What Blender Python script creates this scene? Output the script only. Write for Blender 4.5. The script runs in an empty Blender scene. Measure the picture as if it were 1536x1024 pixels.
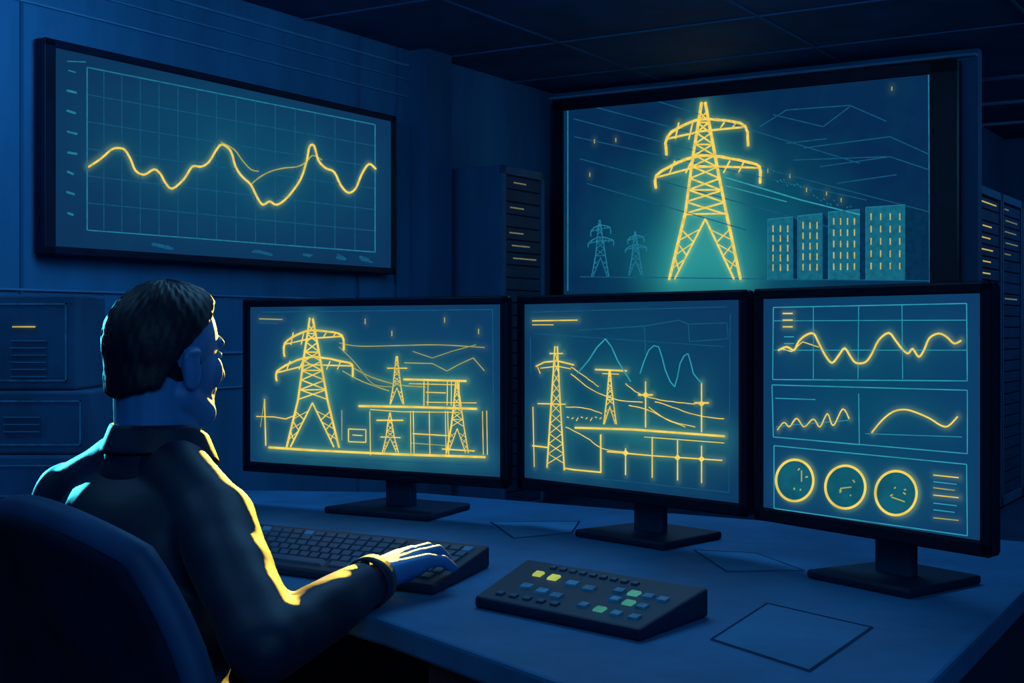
import bpy, bmesh, math, random
import numpy as np
from mathutils import Vector, Matrix
random.seed(7)
scene = bpy.context.scene
scene.view_settings.view_transform = 'Standard'
COL = scene.collection
EYE = 1.135

# ------------------------------------------------------------------ helpers
def new_obj(name, me, parent=None, mats=()):
    ob = bpy.data.objects.new(name, me)
    COL.objects.link(ob)
    for m in mats: ob.data.materials.append(m)
    if parent: ob.parent = parent
    return ob

def empty(name, loc=(0,0,0), yaw=0.0):
    e = bpy.data.objects.new(name, None)
    COL.objects.link(e); e.location = loc; e.rotation_euler = (0,0,yaw)
    e.empty_display_size = 0.1
    return e

def mesh_obj(name, verts, faces, mat, parent=None, smooth=False):
    me = bpy.data.meshes.new(name)
    me.from_pydata([tuple(v) for v in verts], [], faces)
    me.update()
    if smooth:
        for p in me.polygons: p.use_smooth = True
    return new_obj(name, me, parent, [mat])

def bm_obj(name, bm, mat, parent=None, smooth=False):
    bmesh.ops.recalc_face_normals(bm, faces=bm.faces[:])
    me = bpy.data.meshes.new(name)
    bm.to_mesh(me); bm.free()
    if smooth:
        for p in me.polygons: p.use_smooth = True
    return new_obj(name, me, parent, [mat])

def bm_box(bm, x0,x1,y0,y1,z0,z1, bev=0.0, seg=2):
    r = bmesh.ops.create_cube(bm, size=1.0)
    vs = r['verts']
    for v in vs:
        v.co = Vector(((x0+x1)/2+v.co.x*(x1-x0), (y0+y1)/2+v.co.y*(y1-y0), (z0+z1)/2+v.co.z*(z1-z0)))
    if bev > 0:
        es = list({e for v in vs for e in v.link_edges})
        bmesh.ops.bevel(bm, geom=es, offset=bev, segments=seg, affect='EDGES', profile=0.5)

def box(name, x0,x1,y0,y1,z0,z1, mat, parent=None, bev=0.0):
    bm = bmesh.new(); bm_box(bm, x0,x1,y0,y1,z0,z1,bev)
    return bm_obj(name, bm, mat, parent)

def prism(name, pts, z0, z1, mat, parent=None, bev=0.0):
    bm = bmesh.new()
    vs = [bm.verts.new((p[0],p[1],z0)) for p in pts]
    f = bm.faces.new(vs)
    r = bmesh.ops.extrude_face_region(bm, geom=[f])
    for v in r['geom']:
        if isinstance(v, bmesh.types.BMVert): v.co.z = z1
    if bev>0:
        bmesh.ops.bevel(bm, geom=bm.edges[:], offset=bev, segments=2, affect='EDGES', profile=0.5)
    return bm_obj(name, bm, mat, parent)

def capsule(bm, p, q, r1, r2, seg=16, flat=1.0, flat_axis=None):
    p=Vector(p); q=Vector(q); ax=(q-p)
    L=ax.length
    ax = ax.normalized() if L>1e-6 else Vector((0,0,1))
    if flat_axis is not None:
        b=Vector(flat_axis); b=(b-ax*b.dot(ax)).normalized()
    else:
        t=Vector((0,0,1)) if abs(ax.z)<0.9 else Vector((1,0,0))
        b=(t-ax*t.dot(ax)).normalized()
    a=ax.cross(b)
    prof=[]
    n=5
    for i in range(n+1):
        th=-math.pi/2+ (math.pi/2)*i/n
        prof.append((p+ax*(r1*math.sin(th)), r1*math.cos(th)))
    for i in range(n+1):
        th=(math.pi/2)*i/n
        prof.append((q+ax*(r2*math.sin(th)), r2*math.cos(th)))
    rings=[]
    for c,r in prof[1:-1]:
        rings.append([bm.verts.new(c+a*(r*math.cos(2*math.pi*k/seg))+b*(r*flat*math.sin(2*math.pi*k/seg))) for k in range(seg)])
    v0=bm.verts.new(prof[0][0]); v1=bm.verts.new(prof[-1][0])
    for i in range(len(rings)-1):
        for k in range(seg):
            bm.faces.new((rings[i][k],rings[i][(k+1)%seg],rings[i+1][(k+1)%seg],rings[i+1][k]))
    for k in range(seg):
        bm.faces.new((v0,rings[0][(k+1)%seg],rings[0][k]))
        bm.faces.new((v1,rings[-1][k],rings[-1][(k+1)%seg]))

def ellipsoid(bm, c, r, yaw=0.0, pitch=0.0, M=None):
    m = Matrix.Translation(c) @ Matrix.Rotation(yaw,4,'Z') @ Matrix.Rotation(pitch,4,'X') @ Matrix.Diagonal((r[0],r[1],r[2],1))
    if M is not None: m = M @ m
    bmesh.ops.create_uvsphere(bm, u_segments=28, v_segments=18, radius=1.0, matrix=m)

def chain(bm, pts, rs, seg=14):
    for i in range(len(pts)-1):
        capsule(bm, pts[i], pts[i+1], rs[i], rs[i+1], seg)

def remesh(ob, vox, it=6, fac=0.5):
    m=ob.modifiers.new('remesh','REMESH'); m.mode='VOXEL'; m.voxel_size=vox; m.use_smooth_shade=True
    s=ob.modifiers.new('smooth','SMOOTH'); s.iterations=it; s.factor=fac

# ------------------------------------------------------------------ materials
def mat(name, base, rough=0.6, spec=0.3, var=0.25, scale=4.0, bump=0.0, metallic=0.0, sheen=0.0, sheen_tint=(1,1,1), streak=False):
    m=bpy.data.materials.new(name); m.use_nodes=True
    nt=m.node_tree; N=nt.nodes; L=nt.links
    b=N['Principled BSDF']
    b.inputs['Roughness'].default_value=rough
    b.inputs['Specular IOR Level'].default_value=spec
    b.inputs['Metallic'].default_value=metallic
    if sheen>0:
        b.inputs['Sheen Weight'].default_value=sheen
        b.inputs['Sheen Roughness'].default_value=0.35
        b.inputs['Sheen Tint'].default_value=(*sheen_tint,1)
    tc=N.new('ShaderNodeTexCoord'); mp=N.new('ShaderNodeMapping')
    if streak: mp.inputs['Scale'].default_value=(1,1,0.25)
    no=N.new('ShaderNodeTexNoise'); no.inputs['Scale'].default_value=scale; no.inputs['Detail'].default_value=6
    no.inputs['Roughness'].default_value=0.65
    L.new(tc.outputs['Object'],mp.inputs['Vector']); L.new(mp.outputs[0],no.inputs['Vector'])
    cr=N.new('ShaderNodeValToRGB')
    cr.color_ramp.elements[0].position=0.3; cr.color_ramp.elements[1].position=0.7
    cr.color_ramp.elements[0].color=(*[c*(1-var) for c in base],1)
    cr.color_ramp.elements[1].color=(*[min(1,c*(1+var)) for c in base],1)
    L.new(no.outputs['Fac'],cr.inputs['Fac']); L.new(cr.outputs[0],b.inputs['Base Color'])
    if bump>0:
        bp=N.new('ShaderNodeBump'); bp.inputs['Strength'].default_value=bump; bp.inputs['Distance'].default_value=0.01
        L.new(no.outputs['Fac'],bp.inputs['Height']); L.new(bp.outputs[0],b.inputs['Normal'])
    return m

def emis(name, col, strength=1.0):
    m=bpy.data.materials.new(name); m.use_nodes=True
    nt=m.node_tree; N=nt.nodes; L=nt.links
    N.remove(N['Principled BSDF'])
    e=N.new('ShaderNodeEmission'); e.inputs['Strength'].default_value=strength
    tc=N.new('ShaderNodeTexCoord')
    no=N.new('ShaderNodeTexNoise'); no.inputs['Scale'].default_value=30
    L.new(tc.outputs['Object'],no.inputs['Vector'])
    cr=N.new('ShaderNodeValToRGB')
    cr.color_ramp.elements[0].position=0.3; cr.color_ramp.elements[1].position=0.6
    cr.color_ramp.elements[0].color=(*[c*0.72 for c in col],1)
    cr.color_ramp.elements[1].color=(*col,1)
    L.new(no.outputs['Fac'],cr.inputs['Fac']); L.new(cr.outputs[0],e.inputs['Color'])
    L.new(e.outputs[0],N['Material Output'].inputs['Surface'])
    return m

def screen_mat(name, center, radii, c_in, c_out, glows=()):
    """emissive display picture in panel coordinates (x, z metres): soft gradient, noise, glow of the displayed line art"""
    m=bpy.data.materials.new(name); m.use_nodes=True
    nt=m.node_tree; N=nt.nodes; L=nt.links
    N.remove(N['Principled BSDF'])
    e=N.new('ShaderNodeEmission')
    tc=N.new('ShaderNodeTexCoord')
    def blob(c,r):
        mp=N.new('ShaderNodeMapping'); mp.vector_type='POINT'
        mp.inputs['Scale'].default_value=(1/r[0],0,1/r[1])
        mp.inputs['Location'].default_value=(-c[0]/r[0],0,-c[1]/r[1])
        L.new(tc.outputs['Object'],mp.inputs['Vector'])
        ln=N.new('ShaderNodeVectorMath'); ln.operation='LENGTH'
        L.new(mp.outputs[0],ln.inputs[0])
        mr=N.new('ShaderNodeMapRange'); mr.interpolation_type='SMOOTHSTEP'
        mr.inputs['From Min'].default_value=1.0; mr.inputs['From Max'].default_value=0.0
        L.new(ln.outputs['Value'],mr.inputs['Value'])
        return mr.outputs['Result']
    f=blob(center,radii)
    no=N.new('ShaderNodeTexNoise'); no.inputs['Scale'].default_value=6/max(radii); no.inputs['Detail'].default_value=7
    L.new(tc.outputs['Object'],no.inputs['Vector'])
    ad=N.new('ShaderNodeMath'); ad.operation='MULTIPLY_ADD'
    L.new(no.outputs['Fac'],ad.inputs[0]); ad.inputs[1].default_value=0.35
    sb=N.new('ShaderNodeMath'); sb.operation='SUBTRACT'; L.new(f,sb.inputs[0]); sb.inputs[1].default_value=0.17
    L.new(sb.outputs[0],ad.inputs[2])
    mx=N.new('ShaderNodeMixRGB'); L.new(ad.outputs[0],mx.inputs[0])
    mx.use_clamp=True
    mx.inputs[1].default_value=(*c_out,1); mx.inputs[2].default_value=(*c_in,1)
    cur=mx.outputs[0]
    for (c,r,col) in glows:
        g=blob(c,r)
        a=N.new('ShaderNodeMixRGB'); a.blend_type='ADD'
        L.new(g,a.inputs[0]); L.new(cur,a.inputs[1]); a.inputs[2].default_value=(*col,1)
        cur=a.outputs[0]
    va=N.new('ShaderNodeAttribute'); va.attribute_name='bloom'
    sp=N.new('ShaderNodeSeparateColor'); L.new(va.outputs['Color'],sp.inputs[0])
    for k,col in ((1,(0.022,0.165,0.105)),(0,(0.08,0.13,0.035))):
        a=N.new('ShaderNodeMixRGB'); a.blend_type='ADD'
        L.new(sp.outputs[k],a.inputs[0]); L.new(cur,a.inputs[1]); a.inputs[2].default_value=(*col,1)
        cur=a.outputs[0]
    L.new(cur,e.inputs['Color'])
    L.new(e.outputs[0],N['Material Output'].inputs['Surface'])
    return m

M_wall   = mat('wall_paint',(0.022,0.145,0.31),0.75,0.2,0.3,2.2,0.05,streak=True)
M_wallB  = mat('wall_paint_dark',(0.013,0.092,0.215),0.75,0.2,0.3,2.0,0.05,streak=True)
M_ceil   = mat('ceiling_tile',(0.013,0.065,0.16),0.8,0.2,0.3,3.0)
M_floor  = mat('floor_vinyl',(0.012,0.06,0.15),0.5,0.3,0.3,3.0)
M_trim   = mat('trim_paint',(0.05,0.24,0.44),0.6,0.3,0.2,6.0)
M_dark   = mat('black_plastic',(0.0015,0.008,0.028),0.5,0.2,0.3,10)
M_dark2  = mat('navy_plastic',(0.004,0.02,0.06),0.5,0.25,0.3,10)
M_rack   = mat('rack_steel',(0.008,0.045,0.12),0.6,0.25,0.3,6)
M_key    = mat('key_plastic',(0.012,0.065,0.15),0.5,0.3,0.3,30)
M_keyl   = mat('key_plastic_light',(0.055,0.29,0.48),0.5,0.3,0.5,40)
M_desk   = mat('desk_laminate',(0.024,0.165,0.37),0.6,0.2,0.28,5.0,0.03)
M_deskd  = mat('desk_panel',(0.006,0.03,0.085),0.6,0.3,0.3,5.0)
M_paper  = mat('paper',(0.035,0.20,0.41),0.7,0.2,0.15,8.0)
M_ink    = mat('ink',(0.004,0.02,0.06),0.7,0.1,0.2,8.0)
M_case   = mat('equipment_case',(0.016,0.10,0.22),0.6,0.3,0.3,6.0)
M_jacket = mat('jacket_wool',(0.002,0.016,0.055),0.58,0.38,0.4,9.0,0.05,sheen=0.04)
M_trous  = mat('trouser_wool',(0.003,0.012,0.04),0.8,0.15,0.3,9.0)
M_shoe   = mat('shoe_leather',(0.002,0.006,0.02),0.4,0.4,0.3,9.0)
M_skin   = mat('skin',(0.03,0.21,0.55),0.5,0.45,0.15,12.0)
M_hair   = mat('hair',(0.0012,0.007,0.024),0.55,0.32,0.4,40.0,0.2)
M_eye    = mat('eye_white',(0.2,0.35,0.6),0.3,0.5,0.1,5.0)
M_chair  = mat('chair_fabric',(0.0015,0.009,0.034),0.8,0.15,0.4,14.0,0.1)
M_chairp = mat('chair_piping',(0.011,0.065,0.18),0.6,0.3,0.3,8.0)
M_metal  = mat('chair_metal',(0.02,0.05,0.1),0.35,0.5,0.2,8.0,metallic=0.6)

E_yel  = emis('glow_yellow',(1.0,0.70,0.115),1.0)
E_yel2 = emis('glow_yellow_dim',(0.42,0.42,0.11),1.0)
E_tealb= emis('line_teal_bright',(0.03,0.36,0.46),1.0)
E_teal = emis('line_teal',(0.015,0.20,0.33),1.0)
E_teald= emis('line_teal_dim',(0.008,0.10,0.21),1.0)
E_led  = emis('led_yellow',(0.60,0.46,0.13),1.0)
E_ledd = emis('led_dim',(0.16,0.17,0.09),1.0)
E_fillA= emis('picture_fill_teal',(0.008,0.14,0.22),1.0)
E_fillG= emis('gauge_fill',(0.006,0.11,0.17),1.0)
E_fillD= emis('picture_fill_dark',(0.002,0.03,0.085),1.0)
E_keyon= emis('key_lit',(0.45,0.55,0.12),1.0)
E_keyg = emis('key_lit_green',(0.05,0.28,0.22),1.0)

# ------------------------------------------------------------------ room frame
AX = Vector((0.528,0.849,0)).normalized()     # along left wall
NX = Vector((AX.y,-AX.x,0))                   # into room from left wall
def room(n,a,z=0): 
    v=NX*n+AX*a; return Vector((v.x,v.y,z))
ROOM_YAW=math.atan2(NX.y,NX.x)
CEIL=2.78
WL=-4.66; WB=8.04; WBE=-1.80; WS=-2.46; WF=12.0; WR=2.3; WFR=-3.2
def room_box(name,n0,n1,a0,a1,z0,z1,m,parent=None,bev=0.0):
    bm=bmesh.new(); bm_box(bm,n0,n1,a0,a1,z0,z1,bev)
    ob=bm_obj(name,bm,m,parent)
    if parent is None: ob.rotation_euler=(0,0,ROOM_YAW)
    return ob
room_box('floor',WL-0.1,WR+0.1,WFR-0.1,WF+0.1,-0.1,0,M_floor)
room_box('ceiling',WL-0.1,WR+0.1,WFR-0.1,WF+0.1,CEIL,CEIL+0.1,M_ceil)
room_box('wall_left',WL-0.1,WL,WFR-0.1,WB+0.1,0,CEIL,M_wall)
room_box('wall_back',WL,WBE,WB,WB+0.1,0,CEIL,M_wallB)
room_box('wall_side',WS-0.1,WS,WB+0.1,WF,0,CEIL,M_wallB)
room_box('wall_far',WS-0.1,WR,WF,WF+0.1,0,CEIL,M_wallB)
room_box('wall_right',WR,WR+0.1,WFR,WF+0.1,0,CEIL,M_wall)
room_box('wall_front',WL,WR,WFR-0.1,WFR,0,CEIL,M_wall)
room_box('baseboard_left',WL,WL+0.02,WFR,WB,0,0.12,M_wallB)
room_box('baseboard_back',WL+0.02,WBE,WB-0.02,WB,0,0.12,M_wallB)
tn=1
def trim(n0,n1,a0,a1,z0,z1,m=M_trim):
    global tn
    room_box('trim_%d'%tn,n0,n1,a0,a1,z0,z1,m); tn+=1
for z,h in ((2.50,0.008),(2.60,0.006),(2.68,0.012),(1.30,0.008),(1.02,0.01),(0.85,0.008)):
    trim(WL,WL+0.012,WFR,6.33,z,z+h)
for a in (3.3,3.62,5.85,6.2):
    trim(WL,WL+0.01,a,a+0.012,0.12,CEIL,M_wallB)
room_box('trim_%d'%tn,WL,WL+0.13,6.35,6.60,0,CEIL,M_wallB); tn+=1
trim(WL,WBE,WB-0.06,WB,CEIL-0.05,CEIL-0.035)
trim(WL,WBE,WB-0.02,WB,0.9,0.915)
for a in (4.2,5.4,6.6,7.5):
    trim(WL,WR,a,a+0.016,CEIL-0.008,CEIL,M_wallB)
for n in (-3.8,-2.6,-1.4,-0.2,1.0):
    trim(n,n+0.016,3.0,WB-0.1,CEIL-0.009,CEIL,M_wallB)
for a in (9.0,10.0,11.0):
    trim(WS,WR,a,a+0.03,CEIL-0.02,CEIL)

# ------------------------------------------------------------------ flat display panels with drawn content
class Panel:
    """vertical rectangular panel; artwork is authored on a 1536x1024 layout and laid onto the panel plane"""
    def __init__(s,name,pl,pr,z0,z1):
        s.O=Vector((pl[0],pl[1],z0)); d=Vector((pr[0]-pl[0],pr[1]-pl[1],0))
        s.W=d.length; s.U=d.normalized(); s.A=Vector((-s.U.y,s.U.x,0)); s.H=z1-z0
        s.yaw=math.atan2(s.U.y,s.U.x)
        s.root=empty(name,s.O,s.yaw); s.layers={}; s.segs=[]; s.scr=None
    def loc(s,u,v):
        d=Vector(((u-768)/2000.0,1,(495-v)/2000.0)); C=Vector((0,0,EYE))
        t=(s.O-C).dot(s.A)/d.dot(s.A); P=C+d*t-s.O
        return (P.dot(s.U),P.z)
    def poly(s,pts,key,mat,y=-0.002):
        L=s.layers.setdefault(key,[[],[],mat,y]); b=len(L[0])
        for p in pts:
            x,z=s.loc(*p); L[0].append((x,L[3],z))
        L[1].append(tuple(range(b,b+len(pts))))
    def line(s,pts,w,key,mat,y=-0.003,jit=0.0,double=0):
        w=w*0.88
        if mat in (E_yel,E_yel2):
            for i in range(len(pts)-1):
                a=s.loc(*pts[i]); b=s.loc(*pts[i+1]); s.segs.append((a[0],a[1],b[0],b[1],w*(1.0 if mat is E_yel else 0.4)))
        for k in range(1+double):
            pp=[(p[0]+random.uniform(-jit,jit)*(1+k),p[1]+random.uniform(-jit,jit)*(1+k)) for p in pts]
            ww=w if k==0 else w*0.55
            for i in range(len(pp)-1):
                x0,y0=pp[i]; x1,y1=pp[i+1]
                dx,dy=x1-x0,y1-y0; l=math.hypot(dx,dy)
                if l<0.01: continue
                nx,ny=-dy/l*ww/2,dx/l*ww/2
                w1=random.uniform(0.8,1.15) if jit>0 else 1
                s.poly([(x0+nx*w1,y0+ny*w1),(x1+nx,y1+ny),(x1-nx,y1-ny),(x0-nx*w1,y0-ny*w1)],key,mat,y)
            if w>=2.2:
                for (px,py) in pp:
                    s.poly([(px+ww/2*math.cos(a*math.pi/4),py+ww/2*math.sin(a*math.pi/4)) for a in range(8)],key,mat,y)
    def flush(s):
        for k,(v,f,m,y) in s.layers.items():
            mesh_obj(k,v,f,m,s.root)
        (x0,x1,z0,z1,m)=s.scr; px=s.pxm
        nx,nz=300,170
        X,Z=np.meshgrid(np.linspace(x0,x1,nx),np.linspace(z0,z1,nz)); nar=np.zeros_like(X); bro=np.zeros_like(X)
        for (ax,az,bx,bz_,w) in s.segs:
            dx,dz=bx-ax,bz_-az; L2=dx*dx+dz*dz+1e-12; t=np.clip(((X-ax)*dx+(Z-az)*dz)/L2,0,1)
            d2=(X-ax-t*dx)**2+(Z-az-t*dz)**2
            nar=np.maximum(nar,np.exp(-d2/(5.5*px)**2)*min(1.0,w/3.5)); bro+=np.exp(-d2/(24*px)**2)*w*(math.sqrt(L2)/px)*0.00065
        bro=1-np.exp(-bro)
        me=bpy.data.meshes.new('screen_picture')
        vs=[(float(x),-0.001,float(z)) for x,z in zip(X.ravel(),Z.ravel())]
        fs=[(j*nx+i,j*nx+i+1,(j+1)*nx+i+1,(j+1)*nx+i) for j in range(nz-1) for i in range(nx-1)]
        me.from_pydata(vs,[],fs)
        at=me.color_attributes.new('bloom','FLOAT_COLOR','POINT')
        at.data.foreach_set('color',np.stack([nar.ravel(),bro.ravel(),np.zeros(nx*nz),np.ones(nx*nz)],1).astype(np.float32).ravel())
        new_obj('screen_picture',me,s.root,[m])

def spline(pts,n=4):
    out=[]
    for i in range(len(pts)-1):
        p0=pts[max(0,i-1)];p1=pts[i];p2=pts[i+1];p3=pts[min(len(pts)-1,i+2)]
        for k in range(n):
            t=k/n
            out.append(tuple(0.5*((2*p1[j])+(-p0[j]+p2[j])*t+(2*p0[j]-5*p1[j]+4*p2[j]-p3[j])*t*t+(-p0[j]+3*p1[j]-3*p2[j]+p3[j])*t**3) for j in (0,1)))
    out.append(pts[-1]); return out

def frame_bars(P,bez,m,depth,raise_=0.006,bev=0.004,name='bezel'):
    l,r,b,t=bez; W,H=P.W,P.H
    bm=bmesh.new()
    bm_box(bm,0,W,-raise_,0.0,0,b,bev); bm_box(bm,0,W,-raise_,0.0,H-t,H,bev)
    bm_box(bm,0,l,-raise_,0.0,0,H,bev); bm_box(bm,W-r,W,-raise_,0.0,0,H,bev)
    bm_obj(name,bm,m,P.root)
    bm=bmesh.new(); bm_box(bm,0,W,0,depth,0,H,0.008)
    bm_obj('back_shell',bm,m,P.root)

def screen_face(P,bez,m):
    l,r,b,t=bez
    P.scr=(l*.8,P.W-r*.8,b*.8,P.H-t*.8,m); P.pxm=(P.O.y+P.O.y+P.U.y*P.W)/2/2000

def interp(poly,y):
    for i in range(len(poly)-1):
        if poly[i][1]<=y<=poly[i+1][1]:
            t=(y-poly[i][1])/max(1e-6,poly[i+1][1]-poly[i][1])
            return poly[i][0]+t*(poly[i+1][0]-poly[i][0])
    return poly[-1][0] if y>poly[-1][1] else poly[0][0]

def pylon(P,cx,top,H,sx=1.0,w=4.0,key='yellow_lines',m=None,arms=True,dbl=1,jit=0.6,n=7):
    m=m or E_yel
    def T(x,y): return (cx+x*H*sx,top+y*H)
    Lp=[T(-.012,0),T(-.055,.30),T(-.10,.63),T(-.19,1.0)]
    Rp=[T(.012,0),T(.07,.30),T(.13,.63),T(.215,1.0)]
    P.line(Lp,w,key,m,jit=jit,double=dbl); P.line(Rp,w,key,m,jit=jit,double=dbl)
    ys=[top+H*(0.05+0.58*(i/n)**1.05) for i in range(n+1)]
    tw=w*0.6
    for i in range(n):
        a,b=ys[i],ys[i+1]
        P.line([(interp(Lp,a),a),(interp(Rp,b),b)],tw,key,m,jit=jit)
        P.line([(interp(Rp,a),a),(interp(Lp,b),b)],tw,key,m,jit=jit)
        if i%2==0: P.line([(interp(Lp,b),b),(interp(Rp,b),b)],tw,key,m,jit=jit)
    c=T(0.012,.66)
    P.line([T(-.16,1.0),(c[0],c[1])],w*.7,key,m,jit=jit); P.line([T(.175,1.0),(c[0],c[1])],w*.7,key,m,jit=jit)
    for f in (.72,.80,.88):
        yy=top+H*f
        def IN(sg,q): 
            e=T(-.16,1) if sg<0 else T(.175,1)
            return c[0]+(e[0]-c[0])*(q-.66)/.34
        P.line([(interp(Lp,yy),yy),(IN(-1,f+.07),yy+H*.07)],tw*.8,key,m,jit=jit)
        P.line([(interp(Rp,yy),yy),(IN(1,f+.07),yy+H*.07)],tw*.8,key,m,jit=jit)
        P.line([(interp(Lp,yy+H*.06),yy+H*.06),(IN(-1,f),yy)],tw*.6,key,m,jit=jit)
        P.line([(interp(Rp,yy+H*.06),yy+H*.06),(IN(1,f),yy)],tw*.6,key,m,jit=jit)
    if arms:
        up=[T(-.21,.29),T(-.205,.19),T(-.11,.125),T(0,.09),T(.13,.10),T(.24,.13),T(.255,.24)]
        P.line(spline(up,3),w,key,m,jit=jit*.5,double=dbl)
        P.line([T(-.20,.20),T(0,.155),T(.24,.135)],w*.7,key,m,jit=jit)
        lo=[T(-.27,.48),T(-.265,.41),T(-.15,.34),T(-.02,.30),T(.10,.305),T(.25,.335),T(.32,.36),T(.325,.45)]
        P.line(spline(lo,3),w,key,m,jit=jit*.5,double=dbl)
        P.line([T(-.26,.42),T(-.02,.36),T(.31,.365)],w*.7,key,m,jit=jit)
        for x in (-.16,-.08,.1,.17):
            P.line([T(x,.20 if x<0 else .14),T(x+.02,.11)],tw,key,m,jit=jit)
            P.line([T(x*1.2,.395),T(x*1.2+.03,.33)],tw,key,m,jit=jit)

# ---- wall display with line chart
PD=Panel('wall_display',(-1.95,5.54),(-0.669,7.60),1.452,2.353)
bz=(0.06,0.04,0.035,0.035)
frame_bars(PD,bz,M_dark,0.06,0.012,0.006)
screen_face(PD,bz,screen_mat('chart_screen',(1.25,0.5),(1.6,0.62),(0.004,0.066,0.14),(0.004,0.033,0.10)))
box('wall_mount',0.9,1.5,0.06,0.085,0.25,0.65,M_dark2,PD.root)
def lerp(a,b,t): return (a[0]+(b[0]-a[0])*t,a[1]+(b[1]-a[1])*t)
TL,TR,BR,BL=(130,101),(562,187),(562,378),(130,345)
for a,b in ((TL,TR),(BL,BR)): PD.line([a,b],2.0,'grid_border',E_teal)
for a,b in ((TL,BL),(TR,BR)): PD.line([a,b],2.2,'grid_border',E_teal)
for i in range(1,15):
    PD.line([lerp(TL,TR,(i/15)**1.05),lerp(BL,BR,(i/15)**1.05)],1.4,'grid_lines',E_teald)
for i in range(1,6): PD.line([lerp(TL,BL,i/6),lerp(TR,BR,i/6)],1.4,'grid_lines',E_teald)
for i in range(8):
    y=108+i*30.5; PD.line([(101,y-2),(112+random.uniform(-3,2),y+1)],4 if i else 2,'axis_labels',E_teal,jit=1)
for x in (243,395,460,510,548): PD.line([(x-14 if x<400 else x-6,368+(x-243)*.06),(x+13 if x<400 else x+5,371+(x-243)*.06)],5,'axis_labels2',E_teald,jit=2,double=1)
PD.line([(100,92),(128,93)],2,'axis_labels',E_teal)
c1=[(132,250),(150,238),(165,225),(175,222),(186,225),(195,240),(202,256),(215,262),(230,254),(240,262),(246,273),(257,283),(275,268),(287,250),(300,250),(312,243),(325,222),(333,217),(345,227),(352,250),(362,265),(375,277),(385,297),(393,307),(403,302),(412,307),(422,303),(435,290),(450,268),(459,240),(463,220),(470,219),(476,240),(487,252),(500,258),(510,278),(521,289),(532,283),(541,262),(552,246),(562,253)]
PD.line(spline(c1,3),3.6,'chart_curve',E_yel,y=-0.006)
PD.line(spline([(330,213),(350,224),(362,240),(375,254),(387,257)],3),2.0,'chart_curve_b',E_yel2,y=-0.005)
PD.line(spline([(375,277),(388,266),(405,257),(425,252),(445,250),(458,243),(468,233),(482,240)],3),2.2,'chart_curve_b',E_yel2,y=-0.005)
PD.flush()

# ---- large display with transmission tower picture
PW=Panel('wall_display',(0.284,9.174),(2.589,7.741),1.15,2.709)
bz=(0.085,0.16,0.05,0.075)
frame_bars(PW,bz,M_dark,0.07,0.015,0.006)
cx,cz=PW.loc(1075,330)
gx,gz=PW.loc(1050,395)
screen_face(PW,bz,screen_mat('tower_screen',(cx,cz-0.1),(1.25,0.85),(0.004,0.105,0.16),(0.002,0.024,0.08),
    [((gx,gz-0.05),(0.62,0.5),(0.012,0.15,0.115)),((gx,gz+0.35),(0.40,0.55),(0.015,0.05,0.025))]))
box('wall_mount',0.9,1.6,0.07,0.088,0.4,1.0,M_dark2,PW.root)
PW.line([(852,160),(1393,103),(1395,438)],2.0,'picture_border',E_teal)
PW.line([(852,160),(852,436)],2.0,'picture_border',E_teal)
for a,b in (((860,178),(1395,318)),((862,205),(1300,300)),((870,238),(1260,345)),((880,275),(1120,345)),((890,160),(1060,205)),((980,150),(1290,245))):
    PW.line([a,b],1.6,'picture_lines',E_teald)
for a in ([(1140,190),(1180,165),(1275,158),(1330,182)],[(1160,172),(1235,190),(1275,160)],[(1205,222),(1335,205),(1395,232)],[(1230,250),(1335,235),(1395,255)],[(1255,275),(1345,262)],[(1190,240),(1330,235)],[(1180,215),(1240,208)]):
    PW.line(a,1.8,'picture_lines2',E_teald)
PW.line([(1085,265),(1200,300),(1290,322)],2.2,'picture_beam',E_tealb,jit=.5)
PW.line([(1085,278),(1180,303)],1.6,'picture_beam',E_tealb,jit=.5)
PW.line([(870,415),(1395,421)],1.6,'picture_lines',E_teald)
for (x,y) in ((885,262),(892,212),(1035,268),(1152,256),(1185,264),(1338,133),(924,210),(1210,285),(1240,290),(1262,300)):
    PW.line([(x,y-3),(x,y+3)],1.8,'picture_sparks',E_yel2)
for i in range(26):
    x=1150+i*5; y=255+i*2.2+random.uniform(-4,10); PW.line([(x,y),(x+2.5,y+2)],1.4,'picture_sparks2',E_teal)
for (x0,x1,y0,c) in ((1152,1190,325,1152),(1197,1234,320,1197),(1243,1290,314,1243),(1299,1358,307,1299)):
    PW.poly([(x0,y0+4),(x1,y0),(x1,420),(x0,420)],'cabinet_fronts',E_fillA,-0.002)
    PW.poly([(x1,y0),(x1+8,y0+8),(x1+8,420),(x1,420)],'cabinet_sides',E_fillD,-0.0025)
    PW.line([(x0,y0+4),(x1,y0)],1.6,'cabinet_edges',E_teal,y=-0.004)
    PW.line([(x0,y0+4),(x0,420)],1.2,'cabinet_edges',E_teald,y=-0.004)
    n=4 if x1-x0>40 else 3
    for r in range(5):
        for k in range(n):
            px=x0+8+k*(x1-x0-16)/(n-1); py=y0+18+r*(420-y0-28)/4.6
            PW.line([(px,py-5),(px,py+5)],2.2,'cabinet_leds',E_led,y=-0.005)
PW.poly([(1366,300),(1388,320),(1388,420),(1366,420)],'cabinet_sides',E_fillD,-0.0025)
pylon(PW,900,330,85,0.75,1.8,'far_towers',E_teal,dbl=0,jit=.3,n=5)
pylon(PW,953,347,66,0.8,1.6,'far_towers',E_teal,dbl=0,jit=.3,n=5)
pylon(PW,1055,155,263,1.0,4.8,'tower',E_yel,dbl=1,jit=.8,n=9)
PW.flush()

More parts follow.
